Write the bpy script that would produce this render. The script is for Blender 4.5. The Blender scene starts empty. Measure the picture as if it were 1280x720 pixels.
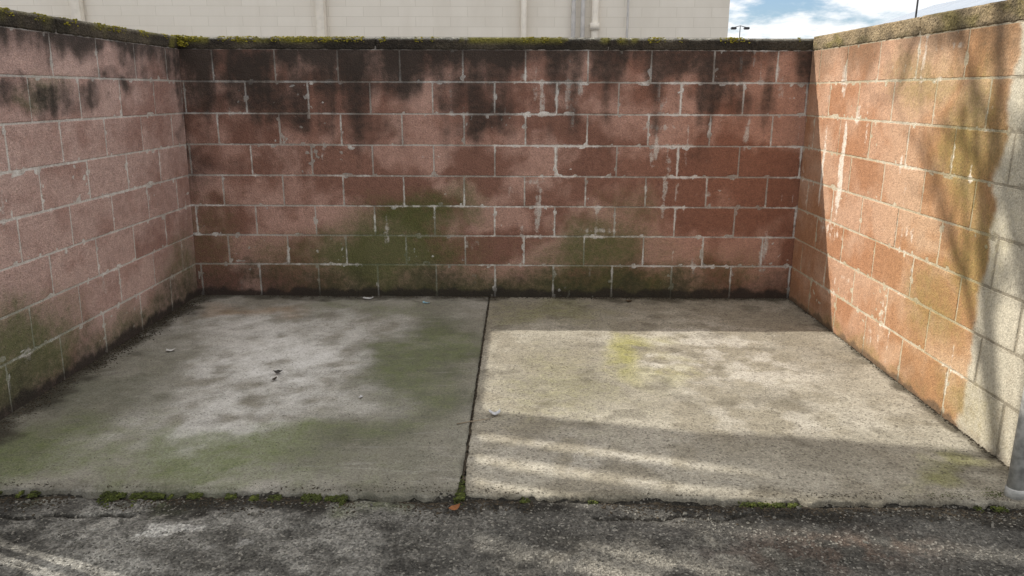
import bpy, bmesh, math, random
from mathutils import Vector, noise as mn, Matrix
random.seed(7)
S = bpy.context.scene
S.view_settings.view_transform='Standard'
S.view_settings.look='None'
S.view_settings.exposure=0
COL = S.collection

# ------------------------------------------------------------------ node helper
class Mat:
    def __init__(s, name):
        s.m=bpy.data.materials.new(name); s.m.use_nodes=True
        s.t=s.m.node_tree; s.b=s.t.nodes['Principled BSDF']; s.L=s.t.links
        s.b.inputs['Roughness'].default_value=0.92
        s.b.inputs['Specular IOR Level'].default_value=0.25
        s.pos=s.node('ShaderNodeNewGeometry').outputs['Position']
    def node(s,t): return s.t.nodes.new(t)
    def put(s,inp,v):
        if isinstance(v,bpy.types.NodeSocket): s.L.new(v,inp)
        elif isinstance(v,(tuple,list)):
            v=tuple(v)
            if inp.type=='RGBA' and len(v)==3: v=v+(1,)
            inp.default_value=v
        else: inp.default_value=v
    def math(s,op,a,b=0.0):
        n=s.node('ShaderNodeMath'); n.operation=op
        s.put(n.inputs[0],a); s.put(n.inputs[1],b); return n.outputs[0]
    def mul(s,a,b): return s.math('MULTIPLY',a,b)
    def add(s,a,b): return s.math('ADD',a,b)
    def sub(s,a,b): return s.math('SUBTRACT',a,b)
    def mixc(s,f,a,b,blend='MIX'):
        n=s.node('ShaderNodeMix'); n.data_type='RGBA'; n.blend_type=blend
        s.put(n.inputs['Factor'],f); s.put(n.inputs[6],a); s.put(n.inputs[7],b); return n.outputs[2]
    def noise(s,vec,scale,detail=3.0,rough=0.55,dist=0.0):
        n=s.node('ShaderNodeTexNoise'); s.put(n.inputs['Vector'],vec)
        n.inputs['Scale'].default_value=scale; n.inputs['Detail'].default_value=detail
        n.inputs['Roughness'].default_value=rough; n.inputs['Distortion'].default_value=dist
        return n.outputs['Fac']
    def voro(s,vec,scale):
        n=s.node('ShaderNodeTexVoronoi'); s.put(n.inputs['Vector'],vec)
        n.inputs['Scale'].default_value=scale; return n.outputs['Distance'],n.outputs['Color']
    def ramp(s,v,a,b,lo=0.0,hi=1.0):
        n=s.node('ShaderNodeMapRange'); n.clamp=True; n.interpolation_type='SMOOTHSTEP'
        s.put(n.inputs[0],v)
        if a>b: a,b,lo,hi=b,a,hi,lo
        n.inputs[1].default_value=a; n.inputs[2].default_value=b
        n.inputs[3].default_value=lo; n.inputs[4].default_value=hi
        return n.outputs[0]
    def scale(s,a,v):
        n=s.node('ShaderNodeVectorMath'); n.operation='MULTIPLY'
        s.put(n.inputs[0],a); s.put(n.inputs[1],v); return n.outputs[0]
    def sep(s,v):
        n=s.node('ShaderNodeSeparateXYZ'); s.put(n.inputs[0],v); return n.outputs
    def attr(s,name):
        n=s.node('ShaderNodeAttribute'); n.attribute_name=name; return n.outputs['Color']
    def bump(s,h,strength,dist):
        n=s.node('ShaderNodeBump'); n.inputs['Strength'].default_value=strength
        n.inputs['Distance'].default_value=dist; s.put(n.inputs['Height'],h); return n.outputs[0]
    def finish(s,col,normal=None,rough=None):
        s.put(s.b.inputs['Base Color'],col)
        if normal is not None: s.L.new(normal,s.b.inputs['Normal'])
        if rough is not None: s.put(s.b.inputs['Roughness'],rough)
        return s.m
def simple(name,col,rough=0.8,var=0.25,sc=12,bump=0.2,bd=0.003,metal=0.0):
    m=Mat(name); n=m.noise(m.pos,sc,3,0.6)
    c=m.mixc(m.ramp(n,0.3,0.7),tuple(x*(1-var) for x in col),tuple(min(1,x*(1+var)) for x in col))
    m.b.inputs['Metallic'].default_value=metal
    return m.finish(c,m.bump(n,bump,bd),rough)
# masonry / concrete shader: broad colour and stain amounts come per vertex, grain from nodes
def mineral(name,agg=85,aggf=0.35,grain=0.5,bd=0.006,bs=0.8,saltc=(0.56,0.53,0.49),mossc=(0.075,0.085,0.02),
            blackc=(0.022,0.019,0.016),scuff=0.0,salta=0.75,speck=0.0,a_scale=24,pit=0.0,broad=0.3,gscale=160,mossa=0.85):
    m=Mat(name); col=m.attr('col'); k=m.sep(m.attr('msk'))
    nA=m.noise(m.pos,a_scale,5,0.72); nB=m.noise(m.pos,gscale,2,0.8)
    vd,vc=m.voro(m.pos,agg); vs=m.sep(vc); c=m.sub(nA,0.5)
    col=m.mixc(broad,col,m.mixc(m.ramp(nA,0.3,0.7),(0.3,0.3,0.3),(0.7,0.7,0.7)),'OVERLAY')
    if scuff:
        mp=m.node('ShaderNodeMapping'); m.L.new(m.pos,mp.inputs[0]); mp.inputs['Rotation'].default_value=(0,0,-0.6)
        mp.inputs['Scale'].default_value=(1.6,13,1); mp.inputs['Location'].default_value=(4,4,0)
        s_=m.noise(mp.outputs[0],1.1,4,0.65,2.2); col=m.mixc(m.ramp(s_,0.55,0.72,0,scuff),col,(0.55,0.54,0.51))
    col=m.mixc(m.ramp(m.add(k[1],m.mul(c,1.0)),0.08,0.95,0,mossa),col,mossc)
    col=m.mixc(m.ramp(m.add(k[0],m.mul(c,1.25)),0.40,0.74,0,salta),col,saltc)
    col=m.mixc(m.ramp(m.add(k[2],m.mul(c,0.8)),0.08,0.96,0,0.94),col,blackc)
    col=m.mixc(aggf,col,m.mixc(vs[0],(0.15,0.15,0.15),(0.85,0.85,0.85)),'OVERLAY')
    if speck: col=m.mixc(m.ramp(vs[1],0.90,0.96,0,speck),col,(0.42,0.40,0.35))
    if pit: col=m.mixc(m.ramp(vs[2],0.88,0.96,0,pit),col,(0.06,0.05,0.04))
    col=m.mixc(grain,col,m.mixc(m.ramp(nB,0.3,0.7),(0.2,0.2,0.2),(0.8,0.8,0.8)),'OVERLAY')
    h=m.add(m.add(m.mul(nB,0.8),m.mul(vd,0.9)),m.mul(nA,1.3))
    return m.finish(col,m.bump(h,bs,bd))

# ------------------------------------------------------------------ scene helpers
def obj_from(bm,name,mat,smooth=False,parent=None,origin=None):
    me=bpy.data.meshes.new(name); bm.to_mesh(me); bm.free()
    return obj_me(me,name,mat,smooth,parent,origin)
def obj_me(me,name,mat,smooth=False,parent=None,origin=None):
    if smooth: me.polygons.foreach_set('use_smooth',[True]*len(me.polygons))
    o=bpy.data.objects.new(name,me); COL.objects.link(o)
    if mat: me.materials.append(mat)
    if origin is not None:
        me.transform(Matrix.Translation(-Vector(origin))); o.location=origin
    if parent is not None:
        o.parent=parent; o.location=Vector(o.location)-Vector(parent.location)
    return o
def empty(name,loc,label,cat):
    e=bpy.data.objects.new(name,None); e.location=loc; e.empty_display_size=0.2
    COL.objects.link(e); e["label"]=label; e["category"]=cat; return e
def tag(o,label=None,cat=None,kind=None):
    if label: o["label"]=label
    if cat: o["category"]=cat
    if kind: o["kind"]=kind
    return o
def box(bm,a,b):
    v=[bm.verts.new((x,y,z)) for z in (a[2],b[2]) for y in (a[1],b[1]) for x in (a[0],b[0])]
    for f in ((0,2,3,1),(4,5,7,6),(0,1,5,4),(2,6,7,3),(0,4,6,2),(1,3,7,5)): bm.faces.new([v[i] for i in f])
def tube(bm,pts,rad,n=10,cap=True):
    rings=[]; ref=Vector((0.13,0.9,0.31)).normalized()
    for i,p in enumerate(pts):
        p=Vector(p); d=(Vector(pts[min(i+1,len(pts)-1)])-Vector(pts[max(i-1,0)])).normalized()
        r0=ref if abs(d.dot(ref))<0.95 else Vector((1,0,0))
        a=d.cross(r0).normalized(); b=d.cross(a).normalized()
        r=rad[i] if isinstance(rad,(list,tuple)) else rad
        rings.append([bm.verts.new(p+(a*math.cos(2*math.pi*k/n)+b*math.sin(2*math.pi*k/n))*r) for k in range(n)])
    for i in range(len(rings)-1):
        for k in range(n):
            bm.faces.new((rings[i][k],rings[i][(k+1)%n],rings[i+1][(k+1)%n],rings[i+1][k]))
    if cap: bm.faces.new(rings[0][::-1]); bm.faces.new(rings[-1])

def sm(a,b,x):
    t=(x-a)/(b-a); t=0.0 if t<0 else (1.0 if t>1 else t); return t*t*(3-2*t)
def fr(x,y,s=0.0,o=4): return mn.fractal(Vector((x,y,s)),0.9,2.0,o)
def mix(a,b,f): return (a[0]+(b[0]-a[0])*f,a[1]+(b[1]-a[1])*f,a[2]+(b[2]-a[2])*f)
def bl(x,y,cx,cy,rx,ry): 
    d=math.sqrt(((x-cx)/rx)**2+((y-cy)/ry)**2); return 1-sm(0.15,1.0,d)
def bls(x,y,L):
    r=0.0
    for (cx,cy,rx,ry,a) in L:
        if abs(x-cx)<rx and abs(y-cy)<ry: r=max(r,bl(x,y,cx,cy,rx,ry)*a)
    return r
class MB:
    def __init__(s): s.v=[];s.f=[];s.c=[];s.k=[];s.mi=[]
    def add(s,p,c,k):
        s.v.append(p); s.c.extend((c[0],c[1],c[2],1.0)); s.k.extend((k[0],k[1],k[2],1.0)); return len(s.v)-1
    def face(s,f,mi=0): s.f.append(f); s.mi.append(mi)
    def build(s,name,mats,smooth,origin,recalc=False):
        me=bpy.data.meshes.new(name); me.from_pydata(s.v,[],s.f)
        a=me.attributes.new('col','FLOAT_COLOR','POINT'); a.data.foreach_set('color',s.c)
        a=me.attributes.new('msk','FLOAT_COLOR','POINT'); a.data.foreach_set('color',s.k)
        for mm in mats: me.materials.append(mm)
        me.polygons.foreach_set('material_index',s.mi)
        if recalc:
            b=bmesh.new(); b.from_mesh(me); bmesh.ops.recalc_face_normals(b,faces=b.faces); b.to_mesh(me); b.free()
        me.update()
        return obj_me(me,name,None,smooth,None,origin)

# ------------------------------------------------------------------ dimensions (metres)
XL,XR=-2.235,1.878; YB=5.17; YF=2.455
def yf(x): return YF-0.013*x
TH=0.195; BH=0.2032; BL=0.4064; ZC=1.647; CAP=0.074

# ------------------------------------------------------------------ colour of each wall
def warp(u,z,s):
    return u+0.12*fr(u*3,z*3,s+11,3), z+0.09*fr(u*3,z*3,s+17,3)
B_green=[(-0.75,0.50,0.55,0.40,0.85),(-0.95,0.28,1.0,0.42,0.92),(-0.35,0.66,0.40,0.26,0.60),(0.55,0.32,0.75,0.42,0.78),(0.75,0.60,0.36,0.26,0.45),(1.4,0.2,0.6,0.25,0.48),(-1.6,0.25,0.6,0.3,0.48)]
B_white=[(0.13,0.62,0.055,0.40,1.1),(0.10,0.80,0.20,0.04,0.95),(0.90,1.00,0.06,0.22,1.15),(0.95,1.16,0.35,0.04,0.95),(-0.9,0.45,0.05,0.20,0.9),(0.6,0.47,0.40,0.045,0.85),(1.68,0.33,0.07,0.34,1.05),(1.5,1.12,0.055,0.28,0.9),(-1.3,1.0,0.04,0.22,0.8),(0.9,1.42,0.05,0.20,0.95),(-0.55,0.96,0.30,0.04,0.75),(0.35,1.25,0.055,0.2,0.9),(-1.62,0.42,0.10,0.08,0.7),(0.1,1.42,0.05,0.2,0.9),(1.7,1.42,0.05,0.2,0.9),(1.3,0.72,0.3,0.04,0.7),(0.5,0.2,0.04,0.18,0.7)]
def col_back(u,z,r,v,e,mort):
    wu,wz=warp(u,z,0)
    w=0.04+0.70*fr(wu*1.0,wz*1.9,1,3)+0.70*fr(wu*3.1+r[0]*0.6,wz*3.6+r[1]*0.6,2,5)+(r[0]-.5)*0.36+(r[1]-.5)*0.5*(v-.5)+0.26*fr(u*12,z*7,3,4)
    w+=0.22*bl(u,z,1.35,0.9,0.9,0.9)+0.25*bl(u,z,-0.3,0.78,1.7,0.25)+0.15*bl(u,z,0.6,1.2,1.4,0.25)-0.2*bl(u,z,-1.3,0.55,0.9,0.3)
    wet=sm(-0.40,0.45,w)
    dry=mix((0.47,0.300,0.245),(0.42,0.255,0.205),r[2]); we=mix((0.200,0.100,0.073),(0.250,0.130,0.096),r[1])
    h=sm(0.2,1.9,u); dry=mix(dry,(0.44,0.235,0.165),h*0.7); we=mix(we,(0.27,0.115,0.070),h*0.7)
    c=mix(dry,we,wet*0.95)
    if mort: c=mix((0.48,0.44,0.40),(0.33,0.29,0.255),wet)
    sn=fr(u*2.3,z*2.6,5,4)+0.35*fr(u*9,z*9,6,3)
    cr=sm(-1.0,0.6,u)
    if mort: salt=0.20+0.42*sm(-0.4,0.5,sn)+0.12*cr
    else:
        salt=0.06+0.10*sm(-0.25,0.55,sn)+(0.32+0.16*cr)*sm(0.017,0.0,e)*sm(-0.3,0.5,sn)
        salt+=0.48*sm(0.22,0.55,fr(u*20,z*1.8,20,3))*sm(-0.2,0.5,sn)*(0.5+0.5*cr)
    salt=max(salt,bls(u+0.012*fr(u*9,z*5,19,2),z,B_white)*(0.58+0.42*fr(u*40,z*5,8,3)))
    run=fr(u*6,z*0.7,9,4); cl=fr(u*2.2,z*3.2,10,5)
    d=0.96*sm(1.30,1.68,z+0.20*cl+0.22*run+(r[0]-.5)*0.03+0.06*sm(0.2,-1.2,u))*(1.0-0.22*sm(-0.2,0.8,u))
    d=max(d,0.76*sm(0.92,1.52,z+0.34*cl+0.34*run+(r[0]-.5)*0.05-0.14*sm(-0.9,0.6,u)))
    d=max(d,0.50*sm(0.65,1.35,z+0.3*cl+0.15*run+(r[1]-.5)*0.08)*sm(-0.7,-2.1,u))
    d=max(d,0.68*sm(-1.90,-2.28,u+0.14*fr(z*3,1,13,3))*sm(0.2,1.2,z))
    d=max(d,0.50*sm(0.36,0.03,z+0.14*fr(u*3,z*3,14,4)))
    d=max(d,0.95*sm(0.095,0.025,z+0.03*fr(u*7,z*3,15,3)))
    d+=0.10*sm(0,0.5,fr(u*4,z*4,18,4))
    if mort: d*=0.78
    g=max(bls(wu,wz,B_green),0.80*sm(0.52,0.04,z+0.18*fr(u*2.4,z*2,16,4))*sm(-2.3,-0.9,u)*(1-0.6*sm(0.9,1.7,u)),0.4*bl(u,z,-2.1,0.4,0.4,0.6))
    if mort: g*=0.9
    return c,(salt,g,d)
L_green=[(5.0,0.2,0.6,0.55,0.6),(3.15,0.22,1.0,0.45,0.85),(4.3,0.08,1.5,0.18,0.6),(3.6,1.36,0.40,0.12,0.6),(2.8,0.35,0.6,0.45,0.75)]
L_black=[(3.75,1.35,0.60,0.13,1.0),(4.3,1.44,0.40,0.12,0.7),(4.7,1.50,0.5,0.14,0.7),(3.3,1.37,0.30,0.12,0.85),(5.12,1.3,0.15,0.5,0.65),(3.5,1.40,0.15,0.08,1.1)]
def col_left(u,z,r,v,e,mort):
    wu,wz=warp(u,z,20)
    w=-0.20+0.45*fr(wu*1.1,wz*1.6,21,3)+0.50*fr(wu*3.1+r[0]*1.5,wz*4.5+r[1]*1.5,22,4)+(r[0]-.5)*0.40+(r[1]-.5)*0.6*(v-.5)+0.2*fr(u*12,z*9,23,3)
    w+=0.45*bl(u,z,4.85,0.95,0.45,0.9)+0.35*bl(u,z,4.2,1.2,0.7,0.25)
    wet=sm(-0.32,0.50,w)
    dry=mix((0.51,0.36,0.315),(0.46,0.315,0.275),r[2]); we=mix((0.29,0.165,0.135),(0.33,0.195,0.16),r[1])
    c=mix(dry,we,wet*0.88)
    if mort: c=mix((0.56,0.52,0.48),(0.41,0.37,0.335),wet)
    sn=fr(u*2.3,z*2.6,25,4)+0.35*fr(u*9,z*9,26,3)
    if mort: salt=0.22+0.30*sm(-0.3,0.6,sn)
    else: salt=0.08+0.12*sm(-0.25,0.55,sn)+0.28*sm(0.014,0.0,e)*sm(-0.2,0.6,sn)+0.3*sm(0.25,0.6,fr(u*20,z*1.8,37,3))*sm(-0.1,0.5,sn)
    run=fr(u*5,z*0.9,29,4); cl=fr(u*2.2,z*3.2,30,5)
    d=0.94*sm(1.42,1.68,z+0.14*cl+0.12*run)
    d=max(d,bls(u+0.12*fr(u*6,z*6,31,4),z+0.08*fr(u*6,z*6,32,4),L_black)*(0.80+0.6*run))
    d=max(d,0.50*sm(0.32,0.04,z+0.14*fr(u*3,z*3,34,4)),0.95*sm(0.095,0.02,z+0.04*fr(u*7,z*3,35,3)))
    if mort: d*=0.78
    g=bls(wu,wz,L_green)
    if mort: g*=0.9
    return c,(salt,g,d)
R_green=[(3.25,1.15,0.45,0.55,0.72),(3.1,0.75,0.42,0.45,0.64),(3.75,1.45,0.55,0.22,0.58),(2.95,0.12,0.42,0.24,0.8),(4.2,0.03,1.5,0.07,0.5),(3.4,0.45,0.36,0.36,0.55)]
R_white=[(4.52,0.92,0.06,0.52,1.45),(4.80,0.95,0.04,0.5,1.1),(4.58,0.58,0.36,0.10,0.8),(3.95,1.50,0.4,0.07,0.6),(3.5,1.58,0.4,0.04,0.65),(4.25,1.2,0.035,0.35,0.7),(3.75,0.9,0.035,0.35,0.65),(4.3,0.35,0.3,0.05,0.6),(3.2,1.33,0.25,0.02,0.6)]
END=3.04
def col_right(u,z,r,v,e,mort):
    wu,wz=warp(u,z,40)
    w=0.04+0.45*fr(wu*1.4,wz*1.6,41,3)+0.55*fr(wu*3.1+r[0]*2.0,wz*4.5+r[1]*2.0,42,4)+(r[0]-.5)*0.6+(r[1]-.5)*0.8*(v-.5)+0.22*fr(u*12,z*9,43,3)
    w+=0.25*bl(u,z,3.3,0.9,0.6,0.8)
    wet=sm(-0.38,0.48,w)
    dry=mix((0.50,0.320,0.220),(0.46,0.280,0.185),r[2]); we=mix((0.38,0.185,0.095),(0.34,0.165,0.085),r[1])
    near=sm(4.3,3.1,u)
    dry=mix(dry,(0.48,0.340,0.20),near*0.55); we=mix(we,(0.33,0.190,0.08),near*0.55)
    c=mix(dry,we,wet*0.9)
    if mort: c=mix((0.50,0.44,0.34),(0.43,0.36,0.25),wet)
    sn=fr(u*2.3,z*2.6,45,4)+0.35*fr(u*9,z*9,46,3)
    if mort: salt=0.22+0.26*sm(-0.3,0.6,sn)
    else: salt=0.06+0.14*sm(-0.25,0.55,sn)+0.30*sm(0.015,0.0,e)*sm(-0.2,0.6,sn)+0.35*sm(0.25,0.6,fr(u*20,z*1.8,57,3))*sm(-0.1,0.5,sn)
    salt=max(salt,bls(u+0.02*fr(z*6,u,47,3),z,R_white)*(0.62+0.42*fr(u*40,z*4,48,3)))
    run=fr(u*5,z*0.8,49,4)
    d=sm(1.36,1.68,z+0.12*run+0.1*fr(u*3,z*3,53,4))*0.55
    d=max(d,0.45*sm(-0.3,0.6,run+fr(u*1.5,z,50,3))*near)
    d=max(d,0.9*sm(0.045,0.01,z+0.03*fr(u*7,z*3,55,3)),0.35*sm(0.16,0.03,z+0.12*fr(u*3,z*3,54,4)))
    g=bls(wu,wz,R_green)
    en=sm(END+0.02,END-0.02,u+0.05*fr(u*4,z*7,56,5))
    if en>0:
        pc=mix((0.42,0.385,0.30),(0.50,0.460,0.375),0.5+0.6*fr(u*3,z*2,57,4))
        if mort: pc=(0.27,0.24,0.185)
        else: pc=mix(pc,(0.32,0.285,0.22),0.5*sm(0.010,0.0,e))
        c=mix(c,pc,en); g*=1-0.5*en; d=d*(1-0.6*en)+0.15*en*sm(0,0.5,fr(u*6,z*1.2,58,3)+0.2); salt*=(1-0.8*en)
    return c,(salt,g,d)
def cap_back(u,z):
    n=0.5+0.7*fr(u*3,z*8,60,4); c=mix((0.05,0.04,0.03),(0.11,0.092,0.065),n)
    tp=sm(ZC+CAP-0.020,ZC+CAP-0.006,z+0.008*fr(u*12,0,61,3)); c=mix(c,(0.40,0.39,0.34),tp*0.9)
    g=sm(0.0,0.4,fr(u*2,0.5,62,3)+0.6*bl(u,0,-1.5,0,0.9,1)+0.35*fr(u*14,z*14,63,3)-0.05)*sm(ZC+0.005,ZC+CAP,z)
    return c,(0.1,g,0.58-0.5*tp-0.35*g+0.3*fr(u*4,z*4,64,3))
def cap_left(u,z):
    n=0.5+0.7*fr(u*3,z*8,66,4); c=mix((0.07,0.055,0.038),(0.14,0.115,0.08),n)
    tp=sm(ZC+CAP-0.018,ZC+CAP-0.005,z); c=mix(c,(0.26,0.24,0.19),tp*0.7)
    g=0.8*sm(-0.1,0.5,fr(u*3,z*3,67,3))
    return c,(0.1,g,0.60-0.4*tp-0.25*g+0.35*fr(u*4,z*4,68,3))
def cap_right(u,z):
    n=0.5+0.7*fr(u*3,z*8,70,4); c=mix((0.30,0.225,0.13),(0.40,0.315,0.20),n)
    return c,(0.1,0.75*sm(-0.3,0.4,fr(u*3,z*9,71,4)),0.42+0.45*fr(u*6,z*6,72,3)+0.2*sm(ZC+0.03,ZC,z))

def build_wall(name,mapf,u0,u1,odd0,even0,label,cf,capf,mats,capn,caph=CAP):
    B=MB(); J=0.0048; RES=0.0122
    def grid_block(ua,ub,za,zb,wa,wb,colf,mi,C=0.003,jit=1.0):
        dj=random.uniform(-0.001,0.001)*jit; ti=random.uniform(-0.0015,0.0015)*jit; tz=random.uniform(-0.001,0.001)*jit
        nu=max(2,int((ub-ua)/RES)); nz=max(2,int((zb-za)/RES))
        us=[ua]+[ua+C+(ub-ua-2*C)*i/nu for i in range(nu+1)]+[ub]
        zs=[za]+[za+C+(zb-za-2*C)*i/nz for i in range(nz+1)]+[zb]
        G=[]
        for j,z in enumerate(zs):
            row=[]
            for i,u in enumerate(us):
                ed=(i==0 or j==0 or i==len(us)-1 or j==len(zs)-1)
                w=wa+dj+ti*((u-ua)/(ub-ua)-.5)+tz*((z-za)/(zb-za)-.5)+0.0012*mn.noise(Vector((u*40,z*40,5)))
                if ed: w+=C*(0.7+0.9*mn.noise(Vector((u*25,z*25,1))))
                e2=min(u-ua,ub-u,z-za,zb-z)
                if e2<0.02 and not ed:
                    ch=mn.noise(Vector((u*22,z*22,wa+3)))
                    if ch>0.28: w+=0.010*(ch-0.28)*(1-e2/0.02)*2
                c,k=colf(u,z,e2)
                row.append(B.add(mapf(u,w,z),c,k))
            G.append(row)
        for j in range(len(zs)-1):
            for i in range(len(us)-1): B.face((G[j][i],G[j][i+1],G[j+1][i+1],G[j+1][i]),mi)
        ring=[G[0][i] for i in range(len(us))]+[G[j][-1] for j in range(1,len(zs))]+[G[-1][i] for i in range(len(us)-2,-1,-1)]+[G[j][0] for j in range(len(zs)-2,0,-1)]
        coords=[(us[i],zs[0]) for i in range(len(us))]+[(us[-1],zs[j]) for j in range(1,len(zs))]+[(us[i],zs[-1]) for i in range(len(us)-2,-1,-1)]+[(us[0],zs[j]) for j in range(len(zs)-2,0,-1)]
        P2=[]
        for (u,z) in coords:
            c,k=colf(u,z,0.05); P2.append(B.add(mapf(u,wb,z),c,k))
        n=len(ring)
        for i in range(n): B.face((ring[i],P2[i],P2[(i+1)%n],ring[(i+1)%n]),mi)
        B.face(tuple(P2),mi)
    for r in range(8):
        zt=ZC-r*BH; zb=zt-BH if r<7 else -0.06
        st=odd0 if r%2==0 else even0
        js=[]
        for k in range(-40,40):
            u=st+k*BL
            if u0+0.075<u<u1-0.075: js.append(u+random.uniform(-0.003,0.003))
        js=[u0-J]+js+[u1+J]
        for a,b in zip(js[:-1],js[1:]):
            rr=(random.random(),random.random(),random.random()); jz=random.uniform(-0.001,0.001)
            za,zz=zb+J+jz,zt-J+jz
            grid_block(a+J,b-J,za,zz,0,TH,lambda u,z,e:cf(u,z,rr,(z-za)/(zz-za),e,False),0)
    st=(u1-u0)/capn
    for i in range(capn):
        dz=random.uniform(-0.002,0.002)
        grid_block(u0+i*st+0.001,u0+(i+1)*st-0.001,ZC-0.002,ZC+caph+dz,-0.003,TH+0.004,lambda u,z,e:capf(u,z),1,0.008,0.5)
    m=0.002; nu=int((u1-u0-2*m)/RES); nz=int((ZC+0.08)/RES); G=[]
    for j in range(nz+1):
        z=-0.06+(ZC+0.08)*j/nz; row=[]
        for i in range(nu+1):
            u=u0+m+(u1-u0-2*m)*i/nu
            c,k=cf(u,z,(0.5,0.5,0.5),0.5,0.0,True)
            row.append(B.add(mapf(u,m+0.0016*mn.noise(Vector((u*30,z*30,7))),z),c,k))
        G.append(row)
    for j in range(nz):
        for i in range(nu): B.face((G[j][i],G[j][i+1],G[j+1][i+1],G[j+1][i]),2)
    c,k=cf((u0+u1)/2,1.0,(.5,.5,.5),.5,0,True)
    P=[B.add(mapf(u,w,z),c,k) for z in (-0.06,ZC+0.02) for w in (m+0.006,TH-m) for u in (u0+m,u1-m)]
    for f in ((0,2,3,1),(4,5,7,6),(2,6,7,3),(0,4,6,2),(1,3,7,5)): B.face(tuple(P[i] for i in f),2)
    o=B.build(name,mats,False,mapf((u0+u1)/2,TH/2,0),True)
    tag(o,label,"wall")
gc=(0.070,0.098,0.026)
mb=mineral('block_stone',agg=130,aggf=0.13,grain=0.36,bd=0.004,bs=0.8,pit=0.22,mossc=gc,broad=0.28,blackc=(0.032,0.027,0.023))
mc=mineral('cap_stone',agg=80,aggf=0.3,grain=0.5,bd=0.010,bs=0.9,mossc=(0.20,0.185,0.03))
mm_=mineral('mortar_stone',agg=150,aggf=0.12,grain=0.35,bd=0.003,bs=0.6,saltc=(0.74,0.72,0.69),mossc=gc,blackc=(0.04,0.034,0.03))
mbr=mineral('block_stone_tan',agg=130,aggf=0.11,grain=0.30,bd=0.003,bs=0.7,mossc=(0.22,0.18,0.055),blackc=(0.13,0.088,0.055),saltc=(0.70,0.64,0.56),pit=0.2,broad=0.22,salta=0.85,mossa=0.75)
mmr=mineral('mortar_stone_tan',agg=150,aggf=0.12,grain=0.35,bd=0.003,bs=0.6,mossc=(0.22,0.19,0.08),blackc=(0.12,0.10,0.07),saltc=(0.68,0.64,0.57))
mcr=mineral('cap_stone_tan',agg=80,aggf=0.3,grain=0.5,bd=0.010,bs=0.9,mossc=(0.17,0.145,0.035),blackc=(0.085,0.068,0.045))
build_wall('block_wall',lambda u,w,z:(u,YB+w,z),XL-TH,XR+TH,0.04,0.243,
   "red concrete block wall with black algae and moss behind the slab",col_back,cap_back,[mb,mc,mm_],3)
LEAN=0.022
build_wall('block_wall',lambda u,w,z:(XL-w+LEAN*z,u,z),2.46,YB-0.006,YB-0.20,YB,
   "shaded pinkish block side wall with mossy dark cap",col_left,cap_left,[mb,mc,mm_],2)
build_wall('block_wall',lambda u,w,z:(XR+w,u,z),2.45,YB-0.006,YB-0.16,YB-0.16-BL/2,
   "sunlit tan block side wall with pale unpainted end",col_right,cap_right,[mbr,mcr,mmr],2,CAP+0.010)

# ------------------------------------------------------------------ slabs
def colL(x,y):
    n=fr(x*1.6,y*1.6,80,5); n5=fr(x*7,y*7,81,5); wx=x+0.25*fr(x*2,y*2,82,5); wy=y+0.25*fr(x*2,y*2,83,5)
    c=mix((0.235,0.223,0.185),(0.33,0.316,0.277),sm(-0.6,0.6,n+0.4*n5))
    li=bls(wx,wy,[(-1.2,3.85,0.90,1.2,1.0),(-1.6,4.5,0.95,0.7,0.75),(-1.3,3.25,0.7,0.55,0.75)])*sm(-1.0,0.55,n5+0.5*n)
    c=mix(c,(0.62,0.615,0.59),li*0.95)
    dk=bls(wx,wy,[(-0.46,3.9,0.46,1.7,1.2),(-0.52,2.85,0.55,0.7,1.0),(-1.98,3.2,0.42,1.6,0.8)])*sm(-1.1,0.2,n+0.3*n5)
    c=mix(c,(0.115,0.118,0.080),min(1,dk)*0.88)
    g=bls(wx,wy,[(-1.15,2.85,0.85,0.45,0.68),(-0.50,3.9,0.36,1.4,0.46),(-1.9,2.7,0.8,0.6,0.60),(-0.9,4.85,0.7,0.35,0.38),(-1.2,2.55,1.2,0.22,0.5),(-0.6,2.95,0.5,0.4,0.35)])
    c=mix(c,(0.32,0.21,0.12),0.5*bl(wx,wy,-1.75,4.85,0.6,0.2))
    wob=0.14*fr(x*5,y*5,85,4)
    d=max(sm(0.26,0.0,x-XL+wob)*0.92,sm(0.20,0.0,YB-y+wob)*0.8,0.45*sm(0.08,0.0,y-yf(x)+0.4*wob),0.42*sm(0.025,0.004,abs(x+0.2)+0.2*wob))
    d=max(d,0.30*sm(0.1,0.8,fr(x*5,y*5,86,5)),0.9*bl(x+0.1*n5,y,-0.2,2.48,0.05,0.10))
    salt=0.05+0.50*sm(-0.1,0.7,fr(x*6,y*6,87,5))*(0.3+0.9*li)
    return c,(salt,g,d)
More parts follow.
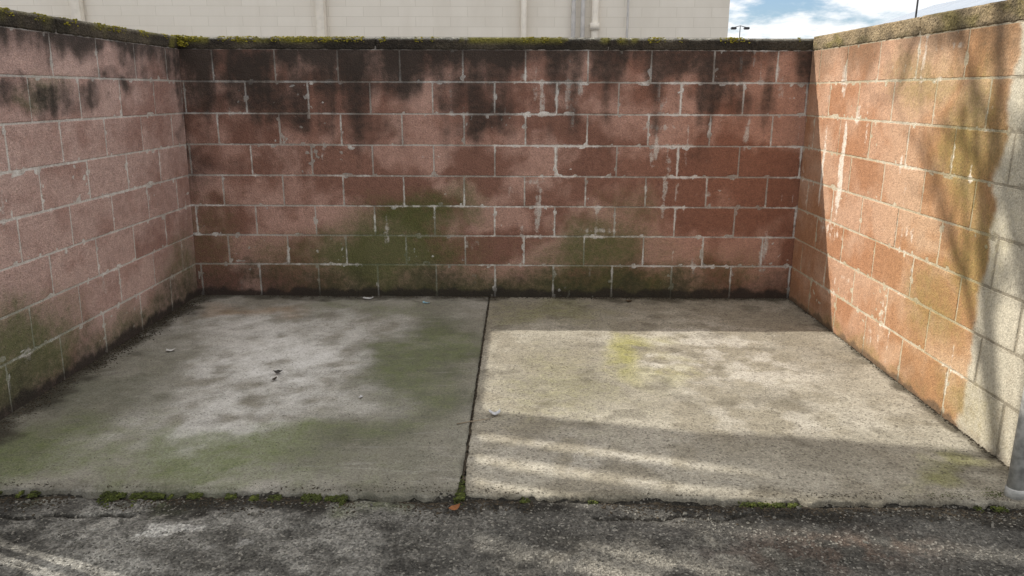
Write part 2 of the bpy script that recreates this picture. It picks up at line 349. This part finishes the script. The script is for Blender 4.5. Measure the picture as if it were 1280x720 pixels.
def colR(x,y):
    n=fr(x*1.6,y*1.6,90,5); n5=fr(x*7,y*7,91,5); wx=x+0.25*fr(x*2,y*2,92,4); wy=y+0.25*fr(x*2,y*2,93,4)
    c=mix((0.255,0.232,0.182),(0.35,0.326,0.268),sm(-0.4,0.4,n+0.5*n5))
    li=bls(wx,wy,[(1.0,3.9,0.9,0.9,0.9),(0.3,2.75,0.8,0.35,0.7),(1.2,3.2,0.6,0.5,0.6)])*sm(-0.3,0.3,n5+0.4*n)
    c=mix(c,(0.46,0.435,0.385),li*0.75)
    c=mix(c,(0.33,0.31,0.10),0.8*bls(wx,wy,[(0.68,4.0,0.28,0.65,1.0)])*sm(-0.5,0.2,n5+0.2))
    g=bls(wx,wy,[(0.68,3.95,0.30,0.65,0.45),(0.2,4.75,0.7,0.5,0.5),(1.6,2.62,0.35,0.16,0.7),(0.2,3.5,0.5,0.9,0.35)])
    dk=bls(wx,wy,[(0.15,4.85,0.7,0.5,0.8),(1.0,5.1,1.3,0.2,0.7),(0.25,3.6,0.7,0.8,0.85),(1.2,2.9,0.6,0.3,0.6),(1.6,4.0,0.3,0.9,0.6),(0.9,3.4,0.7,0.3,0.6)])*sm(-0.5,0.4,n5+n)
    c=mix(c,(0.15,0.135,0.10),dk*0.8)
    wob=0.14*fr(x*5,y*5,95,4)
    d=max(sm(0.07,0.0,XR-x+0.5*wob)*0.8,sm(0.15,0.0,YB-y+wob)*0.8,0.48*sm(0.08,0.0,y-yf(x)+0.4*wob),0.42*sm(0.025,0.004,abs(x+0.2)+0.2*wob))
    d=max(d,0.48*sm(0.05,0.65,fr(x*5,y*5,96,5)),0.9*bl(x+0.1*n5,y,-0.2,2.48,0.04,0.10))
    salt=0.05+0.30*sm(0.1,0.6,fr(x*3,y*3,97,5))
    return c,(salt,g,d)
def build_slab(name,x0,x1,cf,mat,label,seed):
    B=MB(); nx=int((x1-x0)/0.0115); ny=int((YB-YF)/0.0125)
    def edge(x): 
        e=0.020*mn.noise(Vector((x*3,seed,0)))+0.020*mn.noise(Vector((x*14,seed,3)))+0.012*mn.noise(Vector((x*45,seed,5)))
        e+=0.016*sm(0.03,0.0,abs(x+0.2))
        return yf(x)+e
    rows=[]
    for j in range(-2,ny+1):
        row=[]
        for i in range(nx+1):
            x=x0+(x1-x0)*i/nx; ye=edge(x)
            if j<0: y=ye-(0.004 if j==-2 else 0.002); z=-0.10 if j==-2 else -0.012
            else:
                y=ye+(YB-0.002-ye)*(j/ny)
                z=0.0025*mn.noise(Vector((x*6,y*6,0)))+0.004*mn.noise(Vector((x*1.3,y*1.3,9)))+0.0006*mn.noise(Vector((x*45,y*45,9)))
                de=y-ye
                if de<0.04: z-=0.010*(1-de/0.04)**2*max(0,0.6+1.3*mn.noise(Vector((x*20,y*20,2))))
            xe=x
            if (seed==1 and i==nx) or (seed==2 and i==0):
                s=1 if seed==2 else -1
                xe+=0.004*mn.noise(Vector((y*12,seed,1)))+0.004*mn.noise(Vector((y*40,seed,7)))+s*0.008*sm(2.7,2.47,y); z-=0.003
            c,k=cf(x,y); row.append(B.add((xe,y,z),c,k))
        rows.append(row)
    for a,b in zip(rows[:-1],rows[1:]):
        for i in range(nx): B.face((a[i],a[i+1],b[i+1],b[i]))
    for idx in (0,nx):
        lo=[]
        for r in rows[1:]:
            p=B.v[r[idx]]; lo.append(B.add((p[0],p[1],-0.10),(0.1,0.09,0.07),(0,0,0.7)))
        for k in range(len(lo)-1):
            f=(rows[1+k][idx],rows[2+k][idx],lo[k+1],lo[k]); B.face(f if idx==nx else f[::-1])
    o=B.build(name,[mat],True,((x0+x1)/2,(YF+YB)/2,0)); tag(o,label,None,'structure')
msl=mineral('slab_concrete',agg=150,aggf=0.22,grain=0.35,bd=0.0022,bs=0.7,mossc=(0.115,0.148,0.045),blackc=(0.05,0.045,0.033),scuff=0.16,salta=0.55,a_scale=14,pit=0.35,gscale=220,saltc=(0.62,0.61,0.58))
msr=mineral('slab_concrete_sandy',agg=130,aggf=0.32,grain=0.42,bd=0.0028,bs=0.75,mossc=(0.20,0.20,0.075),blackc=(0.085,0.075,0.055),scuff=0.12,salta=0.35,a_scale=14,pit=0.55,gscale=220)
build_slab('pavement',XL+0.003,-0.2055,colL,msl,"weathered grey concrete slab with green algae",1)
build_slab('pavement',-0.1945,XR-0.003,colR,msr,"sandy grey concrete slab in sunlight",2)

# ------------------------------------------------------------------ ground
def seam(x): return yf(x)-0.012+0.016*mn.noise(Vector((x*5,0,8)))
def crackline(x): return 2.33+0.05*mn.noise(Vector((x*1.8,5,1)))+0.03*mn.noise(Vector((x*8,5,1)))-0.12*max(0,-x-1.5)
def crk(x): return x<-1.3 or 0.25<x<1.0
bx0=-2.9; 
xs=[-900,-200,-60,-20,-8,-4]+[bx0+i*0.010 for i in range(int(5.6/0.010))]+[3,4,8,20,60,200,900]
ys=[-300,-60,-15,-4,0,0.8]+[1.65+i*0.008 for i in range(int(0.89/0.008))]+[2.7,3.5,4.5,5.5,8,15,40,120,400,1500]
def gz(x,y):
    if y>yf(x)+0.04 and y<5.3 and XL-0.05<x<XR+0.05: return -0.022
    z=-0.014
    if 1.3<y<2.56 and -3<x<3:
        z+=0.012*mn.noise(Vector((x*1.6,y*2.2,0)))+0.008*mn.noise(Vector((x*7,y*7,4)))
        z+=0.0035*mn.noise(Vector((x*38,y*38,1)))+0.0028*mn.noise(Vector((x*75,y*75,2)))
        d=abs(y-seam(x))
        if y<yf(x)+0.04 and d<0.035: z-=0.022*(1-d/0.035)*max(0,0.7+0.8*mn.noise(Vector((x*4,2,2))))
        if abs(y-crackline(x))<0.009 and crk(x): z-=0.009
    return z
def colG(x,y):
    if not(1.3<y<2.65 and -3<x<3):
        if 2.4<y<5.4 and -3<x<3: return (0.07,0.06,0.045),(0,0,0.4)
        return (0.09,0.087,0.08),(0.1,0,0.1)
    n=fr(x*2,y*3,100,5); n5=fr(x*9,y*9,101,5); n9=fr(x*25,y*25,108,3)
    c=mix((0.052,0.050,0.045),(0.110,0.105,0.094),sm(-0.5,0.5,n+0.4*n5+0.3*n9))
    lf=sm(0.25,-0.6,x+0.7*n5+0.5*n)*sm(-0.45,0.45,n+0.5*n5+0.1)
    c=mix(c,mix((0.165,0.160,0.145),(0.31,0.302,0.275),sm(-0.5,0.6,n5+0.4*n9)),lf*0.9)
    c=mix(c,(0.27,0.252,0.212),0.7*bls(x+0.3*n5,y+0.12*n5,[(0.40,2.08,0.6,0.13,1.0)]))  # sunlit patch right of centre, painted into the asphalt colour
    c=mix(c,(0.16,0.108,0.08),0.4*bls(x+0.25*n5,y+0.1*n5,[(1.05,2.17,0.5,0.15,1.0)])*sm(-0.3,0.3,n5+0.2))
    salt=0.05+0.24*lf*sm(0,0.6,n5+0.3)
    salt=max(salt,1.0*bls(x+0.10*n5,y+0.05*n5,[(-1.13,2.24,0.18,0.06,1.0),(-0.9,2.15,0.14,0.04,0.7),(-0.35,2.1,0.06,0.2,0.4)]))
    d=max(0.95*sm(0.15,0.0,seam(x)-y+0.18*fr(x*4,y*4,103,5)) if y<seam(x) else 1.0,
          0.52*sm(-0.1,0.6,fr(x*2.5,y*4,104,5)))
    if crk(x): d=max(d,0.95*sm(0.020,0.004,abs(y-crackline(x))+0.006*n9))
    g=0.65*sm(0.18,0.02,seam(x)-y+0.12*fr(x*4,y*4,105,4))*sm(0.1,-0.6,x)*sm(-0.3,0.4,fr(x*3,1,106,3))
    return c,(salt,g,d)
B=MB(); grid=[]
for y in ys:
    row=[]
    for x in xs:
        c,k=colG(x,y); row.append(B.add((x,y,gz(x,y)),c,k))
    grid.append(row)
for j in range(len(ys)-1):
    for i in range(len(xs)-1): B.face((grid[j][i],grid[j][i+1],grid[j+1][i+1],grid[j+1][i]))
mg=mineral('asphalt',agg=135,aggf=0.68,grain=0.45,bd=0.005,bs=0.95,mossc=(0.07,0.085,0.025),blackc=(0.024,0.022,0.018),speck=0.40,salta=0.75,saltc=(0.52,0.51,0.48),broad=0.2)
tag(B.build('ground',[mg],True,(0,0,0)),"worn dark asphalt with cracks and loose grit",None,'structure')

# ------------------------------------------------------------------ small scattered stuff
def crumbs(name,mat,places,label,squash=0.6,sub=1):
    base=bmesh.new(); bmesh.ops.create_icosphere(base,subdivisions=sub,radius=1.0)
    bv=[v.co.copy() for v in base.verts]; bf=[[v.index for v in f.verts] for f in base.faces]; base.free()
    V=[];F=[]
    for (x,y,z,s) in places:
        a=random.uniform(0,6.28); ca,sa=math.cos(a),math.sin(a)
        ex=random.uniform(0.7,1.3); ez=squash*random.uniform(0.6,1.2); o0=len(V)
        for c in bv:
            k=s*random.uniform(0.75,1.2); X=c.x*k*ex; Y=c.y*k/ex
            V.append((x+X*ca-Y*sa,y+X*sa+Y*ca,z+c.z*k*ez))
        F+= [[o0+i for i in f] for f in bf]
    me=bpy.data.meshes.new(name); me.from_pydata(V,[],F)
    tag(obj_me(me,name,mat,sub>1),label,None,'stuff')
def pos_mat(name,c1,c2,c3):
    m=Mat(name); n=m.noise(m.pos,45,3,0.7)
    col=m.mixc(m.ramp(n,0.35,0.5),c1,c2); col=m.mixc(m.ramp(n,0.55,0.65),col,c3)
    return m.finish(col,m.bump(m.noise(m.pos,300,1),0.6,0.002),0.95)
mossm=pos_mat('moss',(0.025,0.026,0.012),(0.055,0.068,0.016),(0.12,0.14,0.03))
mossy=pos_mat('moss_dry',(0.10,0.09,0.02),(0.27,0.24,0.03),(0.42,0.35,0.05))
soilm=pos_mat('soil',(0.020,0.016,0.012),(0.05,0.04,0.028),(0.10,0.08,0.055))
gravm=pos_mat('grit',(0.05,0.048,0.043),(0.12,0.115,0.10),(0.25,0.24,0.21))
pl=[]
for i in range(11000):
    k=random.random(); x=random.uniform(-2.1,-0.5) if k<0.72 else random.uniform(-0.5,1.8)
    t=mn.noise(Vector((x*4,1,1)))+mn.noise(Vector((x*17,1,4)))*0.6
    if t<(0.0 if x<-0.6 else 0.2): continue
    sp=0.028 if (t>0.2 and x<-0.5) else 0.010
    pl.append((x,seam(x)+random.gauss(0,sp)-0.010,-0.014+random.uniform(-0.004,0.005),random.uniform(0.002,0.0055)))
for i in range(500):
    y=2.43+abs(random.gauss(0,0.06)); pl.append((-0.2+random.gauss(0,0.007),y,-0.008+random.uniform(0,.004),random.uniform(0.002,0.005)))
for i in range(500):
    x=random.gauss(1.62,0.09); pl.append((x,yf(x)+0.03+abs(random.gauss(0,0.03)),0.0,random.uniform(0.0012,0.003)))
crumbs('moss',mossm,pl,"green moss growing along the slab seam",0.7,1)
pl=[]
for i in range(3600):
    x=random.uniform(-2.3,1.8)
    t=mn.noise(Vector((x*4,7,1)))+0.7*mn.noise(Vector((x*13,7,1)))+ (0.45 if -1.95<x<-1.0 else -0.15)
    if t<0.1: continue
    f=random.random()<0.35
    pl.append((x,(YB-0.004 if f else YB+random.uniform(0,0.10)),ZC+CAP+(random.uniform(-0.03,0.002) if f else random.uniform(-0.005,0.005)),random.uniform(0.003,0.008)))
for i in range(500):
    pl.append((XL+0.03+random.gauss(0,0.03),YB-0.012+random.gauss(0,0.012),ZC+CAP+random.uniform(-0.06,0.008),random.uniform(0.003,0.009)))
for i in range(1100):
    y=random.uniform(2.9,5.1)
    if mn.noise(Vector((y*4,3,3)))<0.0: continue
    f=random.random()<0.3
    pl.append((XL+LEAN*1.73+(0.003 if f else random.uniform(-0.06,0.002)),y,ZC+CAP+(random.uniform(-0.03,0) if f else random.uniform(-0.004,0.003)),random.uniform(0.003,0.007)))
crumbs('moss',mossy,pl,"yellow-green moss tufts on top of the wall cap",0.6,1)
pl=[]
for i in range(6500):
    k=random.random()
    if k<0.55: x=XL+abs(random.gauss(0,0.05)); y=random.uniform(2.5,YB)
    elif k<0.88: x=random.uniform(XL,XR); y=YB-abs(random.gauss(0,0.026))
    else: x=XR-abs(random.gauss(0,0.010)); y=random.uniform(2.5,YB)
    pl.append((x,y,0.001,random.uniform(0.0015,0.005)))
for i in range(1200): pl.append((-0.2+random.gauss(0,0.003),random.uniform(2.45,YB),-0.010,random.uniform(0.003,0.007)))
for i in range(4500):
    x=random.uniform(-2.1,1.9)
    if mn.noise(Vector((x*3,9,1)))<-0.25: continue
    y=seam(x)-abs(random.gauss(0,0.045)); pl.append((x,y,gz(x,y)+0.001,random.uniform(0.001,0.0055)))
for i in range(900):
    x=random.uniform(-2.1,1.85); y=yf(x)+0.01+abs(random.gauss(0,0.03)); pl.append((x,y,-0.001,random.uniform(0.001,0.0035)))
crumbs('soil',soilm,pl,"dark soil crumbs gathered along walls and seams",0.55)
pl=[]
for i in range(10000):
    x=random.uniform(-2.2,2.3); y=random.uniform(1.75,seam(x))
    if mn.noise(Vector((x*3,y*6,1)))<-0.1: continue
    pl.append((x,y,gz(x,y)+0.0008,random.choice((0.0012,0.0018,0.0025,0.004))))
for i in range(1500):
    x=random.uniform(XL+.05,XR-.05); y=yf(x)+0.01+abs(random.gauss(0,1.0))
    if y>YB-0.03: continue
    pl.append((x,y,0.001,random.choice((0.0012,0.0018,0.0025))))
for f in range(18): pl.append((random.uniform(-1.9,1.6),random.uniform(2.12,2.42),-0.006,random.uniform(0.006,0.010)))
crumbs('grit',gravm,pl,"loose grit and small stones on asphalt",0.7)

def scrap(name,loc,size,col,label,cat,curl=0.3,rot=0.0,aspect=0.6):
    bm=bmesh.new(); n=7; g=[]
    for j in range(n):
        row=[]
        for i in range(n):
            u=i/(n-1)-.5; v=j/(n-1)-.5
            if cat=='leaf': v*= max(0.08,math.cos(u*math.pi*0.95))
            z=size*(curl*(u*u*1.6+v*v)+0.10*mn.noise(Vector((u*3+loc[0]*9,v*3,loc[1]*9))))+size*0.04
            row.append(bm.verts.new((size*u*math.cos(rot)-size*aspect*v*math.sin(rot),size*u*math.sin(rot)+size*aspect*v*math.cos(rot),z)))
        g.append(row)
    for j in range(n-1):
        for i in range(n-1): bm.faces.new((g[j][i],g[j][i+1],g[j+1][i+1],g[j+1][i]))
    o=obj_from(bm,name,simple(name+'_mat',col,0.7,0.2,60),True); o.location=loc; tag(o,label,cat)
scrap('paper_scrap',(-1.90,3.97,0.001),0.045,(0.5,0.5,0.48),"crumpled white paper scrap on concrete","paper",0.4,0.3)
scrap('paper_scrap',(-0.73,3.33,0.001),0.025,(0.5,0.5,0.5),"tiny pale paper scrap on concrete","paper",0.5,1.3)
scrap('paper_scrap',(-0.10,3.14,0.001),0.05,(0.55,0.56,0.58),"small folded white scrap by the slab joint","paper",0.7,0.1)
scrap('paper_scrap',(-1.03,5.08,0.001),0.07,(0.5,0.5,0.5),"white paper scrap at the foot of the wall","paper",0.3,0.1,0.35)
scrap('plastic_scrap',(-0.62,4.98,0.001),0.05,(0.25,0.42,0.5),"pale blue plastic scrap near the wall","plastic",0.3,-0.2,0.4)
scrap('dry_leaf',(-0.215,2.36,-0.006),0.050,(0.24,0.10,0.04),"curled brown leaf lying on asphalt","leaf",0.7,0.7)
scrap('dry_leaf',(-1.2,3.55,0.001),0.035,(0.05,0.04,0.03),"dark curled leaf on the grey slab","leaf",0.8,1.2)
scrap('dry_leaf',(-1.21,3.64,0.001),0.045,(0.05,0.045,0.04),"dark crumpled leaf on the grey slab","leaf",0.9,0.2,0.8)
scrap('dry_leaf',(0.75,5.05,0.001),0.06,(0.07,0.05,0.03),"dark leaf at the foot of the wall","leaf",0.5,0.2)
bm=bmesh.new(); tube(bm,[(0,0,0.004),(0.05,0.02,0.006),(0.10,0.025,0.012),(0.14,0.05,0.008)],[0.0025,0.002,0.002,0.001],6)
o=obj_from(bm,'twig',simple('twig_mat',(0.25,0.2,0.14),0.8),True); o.location=(-0.26,3.04,0.0); tag(o,"thin dry twig beside the slab joint","twig")

# ------------------------------------------------------------------ gate posts, gate
galv=simple('galvanised',(0.42,0.42,0.40),0.6,0.30,30,0.3,0.003,0.1)
def post(px,py,r,label):
    e=empty('gate_post',(px,py,0),label,"post")
    bm=bmesh.new(); tube(bm,[(px,py,-0.02),(px,py,0.4),(px,py,0.9),(px,py,1.74)],r,24); obj_from(bm,'tube',galv,True,e)
    bm=bmesh.new(); tube(bm,[(px,py,1.74),(px,py,1.75),(px,py,1.775),(px,py,1.785)],[r*1.15,r*1.15,r*.85,0.006],24); obj_from(bm,'cap',galv,True,e)
    bm=bmesh.new(); tube(bm,[(px,py,-0.01),(px,py,0.03),(px,py,0.034)],[r*1.12,r*1.10,r*1.01],24); obj_from(bm,'base_collar',galv,True,e)
    return e
px,py=1.764,2.475
e=post(px,py,0.029,"pale galvanised steel gate post at the wall end")
for z in (0.35,1.35):
    bm=bmesh.new(); box(bm,(px+0.02,py-0.012,z),(XR+0.03,py+0.012,z+0.035)); obj_from(bm,'bracket',galv,False,e)
gx=XL-0.10
post(gx,2.382,0.013,"slim steel hinge post beside the shaded wall")
e=empty('metal_gate',(gx,1.3,0.05),"slatted metal gate leaf swung open beside the wall","gate")
bm=bmesh.new()
for yy in (2.306,0.25): tube(bm,[(gx,yy,0.02),(gx,yy,1.78)],0.022,12)
for zz in (0.05,0.9,1.75): tube(bm,[(gx,0.25,zz),(gx,2.306,zz)],0.02,12)
obj_from(bm,'frame',galv,True,e)
bm=bmesh.new(); y=0.29
while y<2.25: box(bm,(gx-0.004,y,0.04),(gx+0.004,y+0.075,1.73)); y+=0.0765
obj_from(bm,'slat_infill',simple('gate_slats',(0.20,0.22,0.20),0.6,0.1,10),False,e)
for z in (0.2,1.5):
    bm=bmesh.new(); box(bm,(gx-0.012,2.30,z),(gx+0.012,2.395,z+0.03)); obj_from(bm,'hinge',galv,False,e)

# ------------------------------------------------------------------ bare tree beyond the side wall
bark=simple('bark',(0.16,0.13,0.10),0.95,0.35,9,0.8,0.02)
te=empty('bare_tree',Vector((-5.55,4.85,-0.03)),"leafless tree with leaning stems beside the enclosure","tree")
bmT=bmesh.new(); bmB=bmesh.new(); rs=random.Random(21)
def grow(bm,p,d,r,L,depth):
    n=max(3,int(L/0.25)); pts=[p.copy()]; rad=[r]; q=p.copy(); dd=d.copy()
    for i in range(n):
        dd=(dd+Vector((rs.uniform(-1,1),rs.uniform(-1,1),rs.uniform(-0.8,1)))*0.22).normalized()
        q=q+dd*(L/n); pts.append(q.copy()); rad.append(max(0.007,r*(1-0.65*(i+1)/n)))
    tube(bm,pts,rad,8 if r>0.03 else 5,False)
    if depth>0:
        for k in range(rs.choice((3,4)) if depth>1 else 4):
            i=rs.randint(max(1,n//3),n); a=Vector((rs.uniform(-1,1),rs.uniform(-1,1),rs.uniform(-0.2,0.9))).normalized()
            grow(bmB,pts[i],(dd*0.7+a*0.9).normalized(),rad[i]*0.75+0.004,L*rs.uniform(0.45,0.7),depth-1)
def stem(pts,rad,kids):
    tube(bmT,pts,rad,14)
    for (i,d,L) in kids: grow(bmB,Vector(pts[i]),Vector(d).normalized(),rad[i]*0.6,L,2)
# main stem
stem([(-5.55,4.90,-0.05),(-5.52,4.95,0.5),(-5.5,5.0,2.2),(-5.5,5.08,4.3),(-5.48,5.20,5.2),(-5.5,5.28,6.0),(-5.4,5.38,6.7),(-5.3,5.36,7.6),(-5.3,5.48,8.5)],
     [0.26,0.19,0.15,0.105,0.135,0.175,0.09,0.06,0.04],[(6,(-0.1,0.9,1),1.4),(7,(0.1,0.6,1),1.0),(6,(-0.1,0.5,1),1.2)])
stem([(-5.5,5.12,4.8),(-5.5,5.42,5.6),(-5.5,5.60,6.3),(-5.45,5.86,7.0),(-5.5,5.92,7.6),(-5.45,6.08,8.3)],[0.07,0.05,0.045,0.05,0.04,0.02],[(2,(0.1,0.9,1),1.4),(3,(0.1,0.5,1),1.3),(4,(0.1,0.3,0.8),1.2),(3,(0.1,-0.3,1),1.1)])
# thinner stems giving the finger shadows
stem([(-5.5,4.96,2.0),(-5.48,4.88,3.2),(-5.5,4.85,4.4),(-5.5,4.93,5.2),(-5.5,5.12,5.9),(-5.5,5.25,6.4)],[0.08,0.07,0.060,0.065,0.08,0.06],[])
stem([(-5.48,4.88,3.0),(-5.45,4.70,3.9),(-5.5,4.66,4.6),(-5.5,4.75,5.3),(-5.5,4.98,6.1),(-5.5,5.2,6.8)],[0.06,0.055,0.055,0.06,0.09,0.05],[])
# front stems over the asphalt
stem([(-5.52,4.88,0.4),(-5.45,4.68,2.0),(-5.45,4.48,3.8),(-5.5,4.44,4.6),(-5.5,4.47,5.2),(-5.5,4.57,5.9),(-5.5,4.9,6.8)],
     [0.16,0.15,0.10,0.105,0.10,0.20,0.10],[(5,(0,-0.2,1),1.5),(5,(0,-0.5,1),1.5)])
stem([(-5.45,4.62,2.2),(-5.45,4.15,3.6),(-5.5,4.10,4.5),(-5.5,4.08,5.2),(-5.5,4.27,5.8),(-5.5,4.45,6.8)],[0.10,0.08,0.08,0.09,0.19,0.12],[(4,(0.1,-0.4,1),1.5),(4,(0.1,0.2,1),1.5)])
stem([(-5.45,4.30,3.0),(-5.5,4.31,4.4),(-5.5,4.28,5.0),(-5.5,4.32,5.6)],[0.05,0.035,0.03,0.03],[])
obj_from(bmT,'trunk',bark,True,te); obj_from(bmB,'crown',bark,True,te)

# ------------------------------------------------------------------ building behind
def bldmat():
    m=Mat('painted_brick')
    q=m.sep(m.pos); cb=m.node('ShaderNodeCombineXYZ'); m.L.new(q[0],cb.inputs[0]); m.L.new(q[2],cb.inputs[1])
    b=m.node('ShaderNodeTexBrick'); m.L.new(cb.outputs[0],b.inputs[0])
    b.inputs['Scale'].default_value=1.0; b.inputs['Brick Width'].default_value=0.6; b.inputs['Row Height'].default_value=0.165
    b.inputs['Mortar Size'].default_value=0.005; b.inputs['Mortar Smooth'].default_value=0.3
    b.inputs['Color1'].default_value=(0.81,0.755,0.67,1); b.inputs['Color2'].default_value=(0.85,0.795,0.71,1); b.inputs['Mortar'].default_value=(0.70,0.65,0.56,1)
    n=m.noise(m.scale(m.pos,(1.5,1.5,0.4)),1.5,4,0.6)
    col=m.mixc(m.ramp(n,0.4,0.7,0,0.30),b.outputs['Color'],(0.66,0.60,0.51))
    return m.finish(col,m.bump(b.outputs['Fac'],0.3,-0.006),0.8)
BY=14.0
be=empty('brick_building',(-4,BY,0),"long beige painted brick building with pipes on its wall","building")
bm=bmesh.new(); box(bm,(-16,BY,-0.05),(3.60,BY+9,5.2)); obj_from(bm,'wall',bldmat(),False,be)
bm=bmesh.new(); box(bm,(-16.15,BY-0.15,5.202),(3.75,BY+9.15,5.45)); obj_from(bm,'roof',simple('roof_trim',(0.3,0.28,0.25),0.8),False,be)
pm=simple('pipe_paint',(0.80,0.74,0.65),0.5,0.06,8,0.05); pg=simple('pipe_grey',(0.52,0.50,0.48),0.5,0.1,8,0.05)
for (x,w,mt,nm) in ((-3.42,0.17,pm,'downspout'),(-7.62,0.2,pm,'downspout'),(0.07,0.10,pm,'pipe'),(0.92,0.075,pg,'pipe'),(1.08,0.075,pg,'pipe'),(1.29,0.12,pm,'pipe'),(1.85,0.04,pg,'conduit')):
    bm=bmesh.new()
    if nm=='downspout':
        box(bm,(x-w/2,BY-0.14,0.15),(x+w/2,BY-0.02,5.1))
        bmesh.ops.bevel(bm,geom=bm.edges[:],offset=0.02,segments=2,affect='EDGES')
        for z in (1.5,3.1,4.4): box(bm,(x-w/2-0.04,BY-0.146,z),(x+w/2+0.04,BY-0.002,z+0.04))
    else:
        tube(bm,[(x,BY-0.08,0.1),(x,BY-0.08,2.0),(x,BY-0.08,5.15)],w/2,16)
        for z in (2.15,4.2): box(bm,(x-w/2-0.02,BY-0.1,z),(x+w/2+0.02,BY-0.002,z+0.03))
        if w==0.12: tube(bm,[(x,BY-0.08,2.42),(x,BY-0.08,2.54)],0.085,16)
    obj_from(bm,nm,mt,nm!='downspout',be)

we=empty('warehouse_building',(22,27,0),"pale grey warehouse with a low gable roof","building")
bm=bmesh.new(); box(bm,(16.6,27.3,-0.05),(27.5,39.7,4.15)); obj_from(bm,'wall',simple('ware_wall',(0.45,0.47,0.5),0.7,0.08,2),False,we)
bm=bmesh.new()
P=[(16.1,26.9,4.16),(20.3,26.9,5.6),(27.7,26.9,4.16),(16.1,40.1,4.16),(20.3,40.1,5.6),(27.7,40.1,4.16)]
v=[bm.verts.new(p) for p in P]
for f in ((0,1,2),(3,5,4),(0,3,4,1),(1,4,5,2),(0,2,5,3)): bm.faces.new([v[i] for i in f])
obj_from(bm,'roof',simple('ware_roof',(0.30,0.34,0.40),0.6,0.06,1),False,we)

dark=simple('dark_metal',(0.05,0.05,0.055),0.5)
def lamp(x,y,h,arm,label,r=0.05):
    e=empty('street_lamp',(x,y,0),label,"street lamp")
    bm=bmesh.new(); tube(bm,[(x,y,-0.05),(x,y,0.4),(x,y,h*0.6),(x,y,h)],[r*1.5,r*1.2,r,r*0.7],12); obj_from(bm,'pole',dark,True,e)
    bm=bmesh.new(); tube(bm,[(x-arm/2,y,h-0.1),(x,y,h),(x+arm/2,y,h-0.1)],r*0.6,8); obj_from(bm,'arm',dark,True,e)
    for sgn in (-1,1):
        bm=bmesh.new(); c=x+sgn*arm/2; w=arm*0.2
        box(bm,(c-w,y-0.15,h-0.22),(c+w,y+0.15,h-0.08)); bmesh.ops.bevel(bm,geom=bm.edges[:],offset=0.03,segments=2,affect='EDGES')
        obj_from(bm,'lamp_head',dark,False,e)
lamp(13.85,28.5,8.0,1.4,"tall dark street lamp beyond the wall",0.032)
lamp(13.6,50.0,5.4,0.8,"small twin-head lamp on a distant pole",0.035)

# ------------------------------------------------------------------ camera, light, world
cd=bpy.data.cameras.new('camera'); cam=bpy.data.objects.new('camera',cd); COL.objects.link(cam)
cd.sensor_width=36; cd.lens=36*960/1280; cd.clip_end=3000; cd.clip_start=0.05
cam.location=(0,0,1.381)
R=Matrix.Rotation(math.radians(0.48),4,'Z')@Matrix.Rotation(math.radians(90-14.3),4,'X')@Matrix.Rotation(math.radians(0.2),4,'Z')
cam.rotation_euler=R.to_euler(); S.camera=cam
sd=Vector((1.185,-0.45,-1.0)).normalized()
ld=bpy.data.lights.new('sun','SUN'); ld.energy=5.0; ld.angle=math.radians(0.4); ld.color=(1.0,0.94,0.84)
lo=bpy.data.objects.new('sun',ld); lo.rotation_euler=sd.to_track_quat('-Z','Y').to_euler(); lo.location=(-6,6,12); COL.objects.link(lo)
w=bpy.data.worlds.new('World'); S.world=w; w.use_nodes=True; t=w.node_tree; bg=t.nodes['Background']
sk=t.nodes.new('ShaderNodeTexSky'); sk.sky_type='NISHITA'; sk.sun_disc=False
sk.sun_elevation=math.asin(-sd.z); sk.sun_rotation=math.radians(-69.2)
tc=t.nodes.new('ShaderNodeTexCoord'); mp=t.nodes.new('ShaderNodeMapping'); mp.inputs['Scale'].default_value=(3,3,9); mp.inputs['Location'].default_value=(0.4,0,0.3)
t.links.new(tc.outputs['Generated'],mp.inputs[0])
nz=t.nodes.new('ShaderNodeTexNoise'); nz.inputs['Scale'].default_value=2.0; nz.inputs['Detail'].default_value=8; nz.inputs['Roughness'].default_value=0.58
t.links.new(mp.outputs[0],nz.inputs['Vector'])
mr=t.nodes.new('ShaderNodeMapRange'); mr.interpolation_type='SMOOTHSTEP'; mr.inputs[1].default_value=0.38; mr.inputs[2].default_value=0.50; t.links.new(nz.outputs['Fac'],mr.inputs[0])
sx=t.nodes.new('ShaderNodeSeparateXYZ'); t.links.new(tc.outputs['Generated'],sx.inputs[0])
el=t.nodes.new('ShaderNodeMapRange'); el.inputs[1].default_value=0.08; el.inputs[2].default_value=0.6; t.links.new(sx.outputs[2],el.inputs[0])
cc=t.nodes.new('ShaderNodeMix'); cc.data_type='RGBA'; t.links.new(el.outputs[0],cc.inputs['Factor']); cc.inputs[6].default_value=(7.3,7.4,7.5,1); cc.inputs[7].default_value=(9.4,9.0,8.4,1)
tn=t.nodes.new('ShaderNodeMix'); tn.data_type='RGBA'; tn.blend_type='MULTIPLY'; tn.inputs['Factor'].default_value=1; t.links.new(sk.outputs[0],tn.inputs[6]); tn.inputs[7].default_value=(0.74,0.84,1.0,1)
mi=t.nodes.new('ShaderNodeMix'); mi.data_type='RGBA'; t.links.new(mr.outputs[0],mi.inputs['Factor']); t.links.new(tn.outputs[2],mi.inputs[6]); t.links.new(cc.outputs[2],mi.inputs[7])
t.links.new(mi.outputs[2],bg.inputs[0]); bg.inputs[1].default_value=0.15
